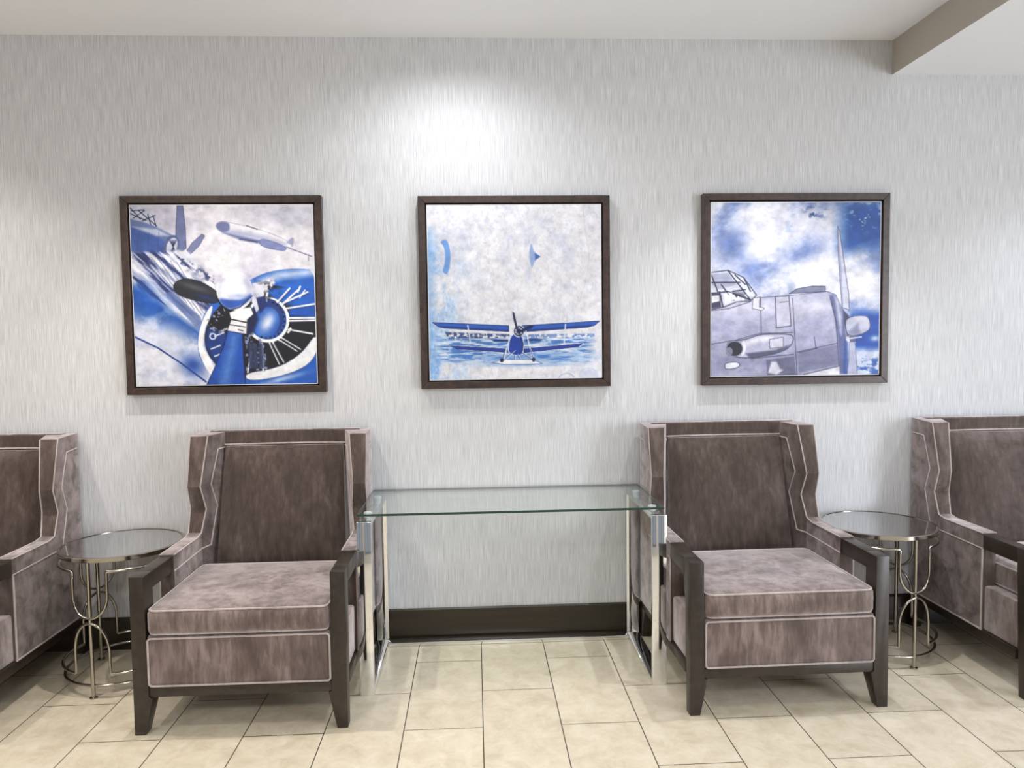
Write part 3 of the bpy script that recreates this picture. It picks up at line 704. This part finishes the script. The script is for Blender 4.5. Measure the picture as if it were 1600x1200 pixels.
def paint_cowling():
    p = Print((107, 92), (1095, 92), (1080, 1088), (98, 1092))
    n = p.nz(210, 150, 81, 6, -.4); p.c[:] = np.array((214, 217, 234))/255.
    p.mix(np.clip((n-.50)*5, 0, 1)*.8, (84, 112, 178)); p.mix(np.clip((.46-n)*6, 0, 1)*.8, (240, 240, 246))
    p.blob(220, 330, 110, 110, (54, 82, 152), .75); p.blob(350, 480, 70, 70, (70, 100, 172), .6, .6); p.blob(640, 380, 150, 60, (70, 100, 176), .55, -.4)
    p.blob(400, 340, 90, 70, (240, 240, 246), .7); p.blob(700, 470, 190, 60, (242, 242, 248), .8, -.2); p.blob(1000, 560, 90, 130, (244, 244, 250), .7)
    b = np.clip((p.X-800)/110, 0, 1)*np.clip((430-p.Y-(p.X-900)*.25)/90, 0, 1); p.mix(b*.95, (18, 70, 156))
    b = np.clip((p.X-740)/30, 0, 1)*np.clip((150-p.Y)/60, 0, 1); p.mix(b*.5, (96, 120, 180))
    g = p.nz(34, 24, 85, 4); p.mix(np.exp(-((p.X-1010)/110.)**2-((p.Y-160)/70.)**2)*np.clip((g-.55)*7, 0, 1), (232, 236, 246))
    p.mix(np.exp(-((p.X-705)/60.)**2-((p.Y-150)/40.)**2)*np.clip((g-.42)*7, 0, 1), (30, 62, 130))
    b = np.clip((p.X-905)/30, 0, 1)*np.clip((p.Y-700)/50, 0, 1)*np.clip((960-p.Y)/40, 0, 1); p.mix(b, (16, 70, 166))
    p.mix(np.clip((p.X-905)/30, 0, 1)*np.clip((p.Y-950)/40, 0, 1), (200, 210, 234)); p.mix(np.clip((p.X-905)/30, 0, 1)*np.clip((p.Y-970)/40, 0, 1)*np.clip((g-.5)*7, 0, 1), (50, 92, 170))
    p.blob(1060, 880, 26, 16, WHT, .8)
    # fuselage body
    body = [(98, 700), (330, 640), (560, 626), (780, 604), (830, 625), (862, 700), (885, 860), (890, 1000), (860, 1092), (98, 1092)]
    p.poly(body, (164, 166, 196), 1, 1, (74, 78, 110), 4)
    inb = np.clip(.5-p.sdf(body)/4, 0, 1)
    p.mix(inb*np.exp(-((p.Y-690)/55.)**2)*.75, (214, 214, 232)); p.mix(inb*np.exp(-((p.Y-1000)/70.)**2)*.6, (122, 126, 160)); p.mix(inb*np.clip((p.nz(60, 40, 91, 5)-.5)*3, 0, 1)*.4, (206, 206, 224))
    p.poly([(555, 615), (600, 588), (690, 572), (768, 574), (768, 604)], (120, 124, 150), 1, 1, (50, 54, 84), 4)
    p.poly([(790, 625), (825, 622), (862, 700), (888, 860), (892, 1080), (850, 1080), (842, 900), (820, 750)], (86, 94, 146), .9, 4)
    p.poly([(820, 630), (845, 660), (865, 760), (860, 860), (840, 760)], (212, 214, 232), .8, 6); p.poly([(880, 880), (900, 900), (905, 1088), (870, 1088)], (40, 76, 156), .8, 3)
    K = (52, 54, 82)
    p.poly([(474, 632), (554, 628), (566, 802), (480, 812)], (196, 196, 218), 1, 1, K, 5); p.line([(500, 666), (550, 660)], K, 3)
    for q in ([(388, 640), (390, 740), (392, 850)], [(575, 640), (590, 900), (600, 1090)], [(796, 640), (830, 780), (848, 1060)], [(600, 955), (840, 905)], [(610, 960), (720, 935)], [(702, 868), (712, 935)],
              [(98, 905), (250, 880), (380, 845), (575, 840)], [(640, 1085), (850, 1040)], [(98, 710), (200, 700), (330, 660)], [(330, 990), (580, 968)]): p.line(q, K, 4)
    p.poly([(600, 962), (840, 912), (846, 1030), (610, 1080)], (96, 98, 132), .55, 4); p.poly([(650, 1090), (850, 1042), (850, 1090)], (226, 226, 236), .9, 2)
    p.poly([(420, 1000), (585, 980), (596, 1090), (425, 1090)], (92, 94, 124), .85, 2); p.poly([(450, 1010), (480, 1010), (500, 1050), (520, 1060), (480, 1085), (430, 1075)], (216, 216, 230), .9, 3)
    # canopy
    p.poly([(98, 490), (200, 478), (290, 520), (365, 622), (330, 655), (250, 660), (175, 690), (98, 705)], (206, 210, 226), 1, 1, K, 6)
    p.poly([(105, 500), (200, 492), (250, 560), (150, 590), (105, 560)], (142, 146, 176), .7, 2); p.poly([(100, 610), (150, 608), (160, 690), (100, 700)], (60, 62, 90), 1, 2); p.poly([(105, 625), (148, 622), (150, 655), (105, 665)], (236, 236, 242), 1, 1)
    for q in ([(200, 480), (330, 650)], [(98, 490), (140, 600)], [(98, 610), (200, 600), (330, 650)], [(105, 548), (270, 548)], [(240, 505), (300, 560)], [(150, 600), (170, 690)], [(160, 560), (220, 640)], [(225, 600), (300, 590)], [(290, 520), (330, 600)]): p.line(q, (34, 36, 58), 7)
    mm = p.nz(26, 20, 95, 3); rg = np.exp(-((p.X-240)/70.)**2-((p.Y-630)/26.)**2); p.mix(rg*np.clip((mm-.5)*9, 0, 1), (30, 32, 52)); p.mix(rg*np.clip((.46-mm)*9, 0, 1), (240, 240, 246))
    p.poly([(345, 640), (385, 632), (380, 690), (410, 698), (395, 712), (340, 700)], (222, 222, 234), 1, 1, K, 3)
    # exhaust pipe
    p.poly(smooth_pts([(185, 905), (220, 888), (300, 880), (380, 850), (470, 848), (560, 850), (585, 870), (560, 930), (470, 965), (330, 985), (270, 985), (200, 970)]), (178, 180, 206), 1, 1, (40, 42, 66), 5)
    p.poly([(300, 960), (480, 940), (560, 910), (540, 940), (460, 968), (320, 985)], (70, 72, 100), .9, 4); p.poly([(300, 890), (400, 860), (460, 860), (450, 885), (310, 915)], (232, 232, 242), .8, 6)
    p.poly([(438, 880), (520, 868), (520, 925), (442, 932)], (206, 206, 224), 1, 1, K, 3)
    p.ell(285, 930, 16, 44, (226, 226, 236), .1); p.ell(235, 932, 48, 44, (30, 30, 46)); p.ell(205, 948, 20, 26, (120, 122, 146)); p.ell(235, 932, 48, 44, (140, 142, 168), 0, 1, 1, 5)
    p.poly(smooth_pts([(178, 1025), (190, 1012), (262, 1008), (266, 1040), (200, 1052), (180, 1048)]), (226, 226, 236), 1, 1, K, 4)
    # propeller and hub
    p.poly([(840, 228), (852, 260), (880, 450), (905, 620), (908, 715), (890, 705), (868, 700), (858, 600), (845, 420)], (202, 204, 224), 1, 1, (74, 78, 110), 4)
    p.poly([(842, 240), (850, 300), (862, 470), (872, 690), (862, 640), (848, 420)], (132, 138, 176), .7, 3)
    p.poly([(868, 705), (900, 740), (912, 760), (908, 860), (895, 870), (880, 800)], (60, 64, 96), 1, 2)
    p.poly(smooth_pts([(890, 760), (960, 745), (1020, 750), (1034, 800), (1025, 835), (970, 858), (900, 866), (886, 810)]), (186, 188, 212), 1, 1, (56, 60, 92), 4)
    p.poly([(900, 840), (960, 790), (975, 850), (910, 866)], (96, 100, 136), .6, 6); p.poly([(940, 752), (1010, 755), (1020, 800), (960, 780)], (222, 222, 236), .8, 8)
    p.poly([(905, 866), (950, 862), (940, 905), (915, 905)], (90, 94, 130), 1, 1); p.line([(905, 880), (980, 870)], (220, 222, 236), 7); p.line([(905, 905), (945, 902)], (220, 222, 236), 5)
    p.poly([(908, 900), (942, 900), (950, 1000), (955, 1092), (895, 1092), (905, 1000)], (176, 180, 208), 1, 1, (90, 96, 140), 3)
    return p

def wall_picture(x, z, half, prn, label):
    root = empty('framed_picture', (x, 0, z), 0, label, 'picture', 'framed blue aviation prints')
    d = -.042; b = .034
    bm = bmesh.new()
    for sx in (-1, 1):       # mitred bars
        add_prism(bm, [(sx*half, -half), (sx*half, half), (sx*(half-b), half-b), (sx*(half-b), -half+b)], d, -.004, axis='y', bev=.0015, seg=1)
        add_prism(bm, [(-half, sx*half), (half, sx*half), (half-b, sx*(half-b)), (-half+b, sx*(half-b))], d, -.004, axis='y', bev=.0015, seg=1)
    finish(bm, 'frame', M['frame_wood'], root)
    box('liner', M['gap_black'], root, -half+b-.002, half-b+.002, -.014, -.006, -half+b-.002, half-b+.002)
    g = half-b-.0065
    ce = box('canvas', M['canvas_edge'], root, -g, g, -.034, -.012, -g, g, bev=.0015)
    # printed face of the canvas
    k = g-.004; n = GN+1
    vv, uu = np.mgrid[0:n, 0:n]/GN
    co = np.stack([(-k+2*k*uu).ravel(), np.full(n*n, -.0346), (k-2*k*vv).ravel()], 1)
    idx = np.arange(n*n).reshape(n, n)
    fc = np.stack([idx[:-1, :-1], idx[1:, :-1], idx[1:, 1:], idx[:-1, 1:]], -1).reshape(-1, 4)
    me = bpy.data.meshes.new('print'); me.vertices.add(n*n); me.vertices.foreach_set('co', co.ravel())
    me.loops.add(fc.size); me.loops.foreach_set('vertex_index', fc.ravel()); me.polygons.add(len(fc))
    me.polygons.foreach_set('loop_start', np.arange(0, fc.size, 4)); me.update(calc_edges=True)
    ca = me.color_attributes.new('pigment', 'FLOAT_COLOR', 'POINT')
    c = np.clip(prn.c, 0, 1).reshape(-1, 3); lin = np.where(c <= .04045, c/12.92, ((c+.055)/1.055)**2.4)
    ca.data.foreach_set('color', np.concatenate([lin, np.ones((n*n, 1))], 1).ravel())
    me.materials.append(M['print'])
    o = bpy.data.objects.new('printed_image', me); C.objects.link(o); o.parent = ce
mp_ = mat('canvas_print', (1, 1, 1, 1), .5)
an = nd(mp_, 'ShaderNodeAttribute', attribute_name='pigment'); lk(mp_, an.outputs['Color'], bsdf(mp_).inputs['Base Color'])
M['print'] = mp_
wall_picture(-1.195, 1.727, .472, worn(paint_engine(), .22), 'square blue and white print of a propeller and radial engine in a dark frame')
wall_picture(.202, 1.728, .466, worn(paint_biplane(), .16), 'square pale print of a blue biplane seen head-on in a dark frame')
wall_picture(1.601, 1.729, .472, worn(paint_cowling(), .24), 'square print of a grey propeller aircraft nose under blue clouds in a dark frame')
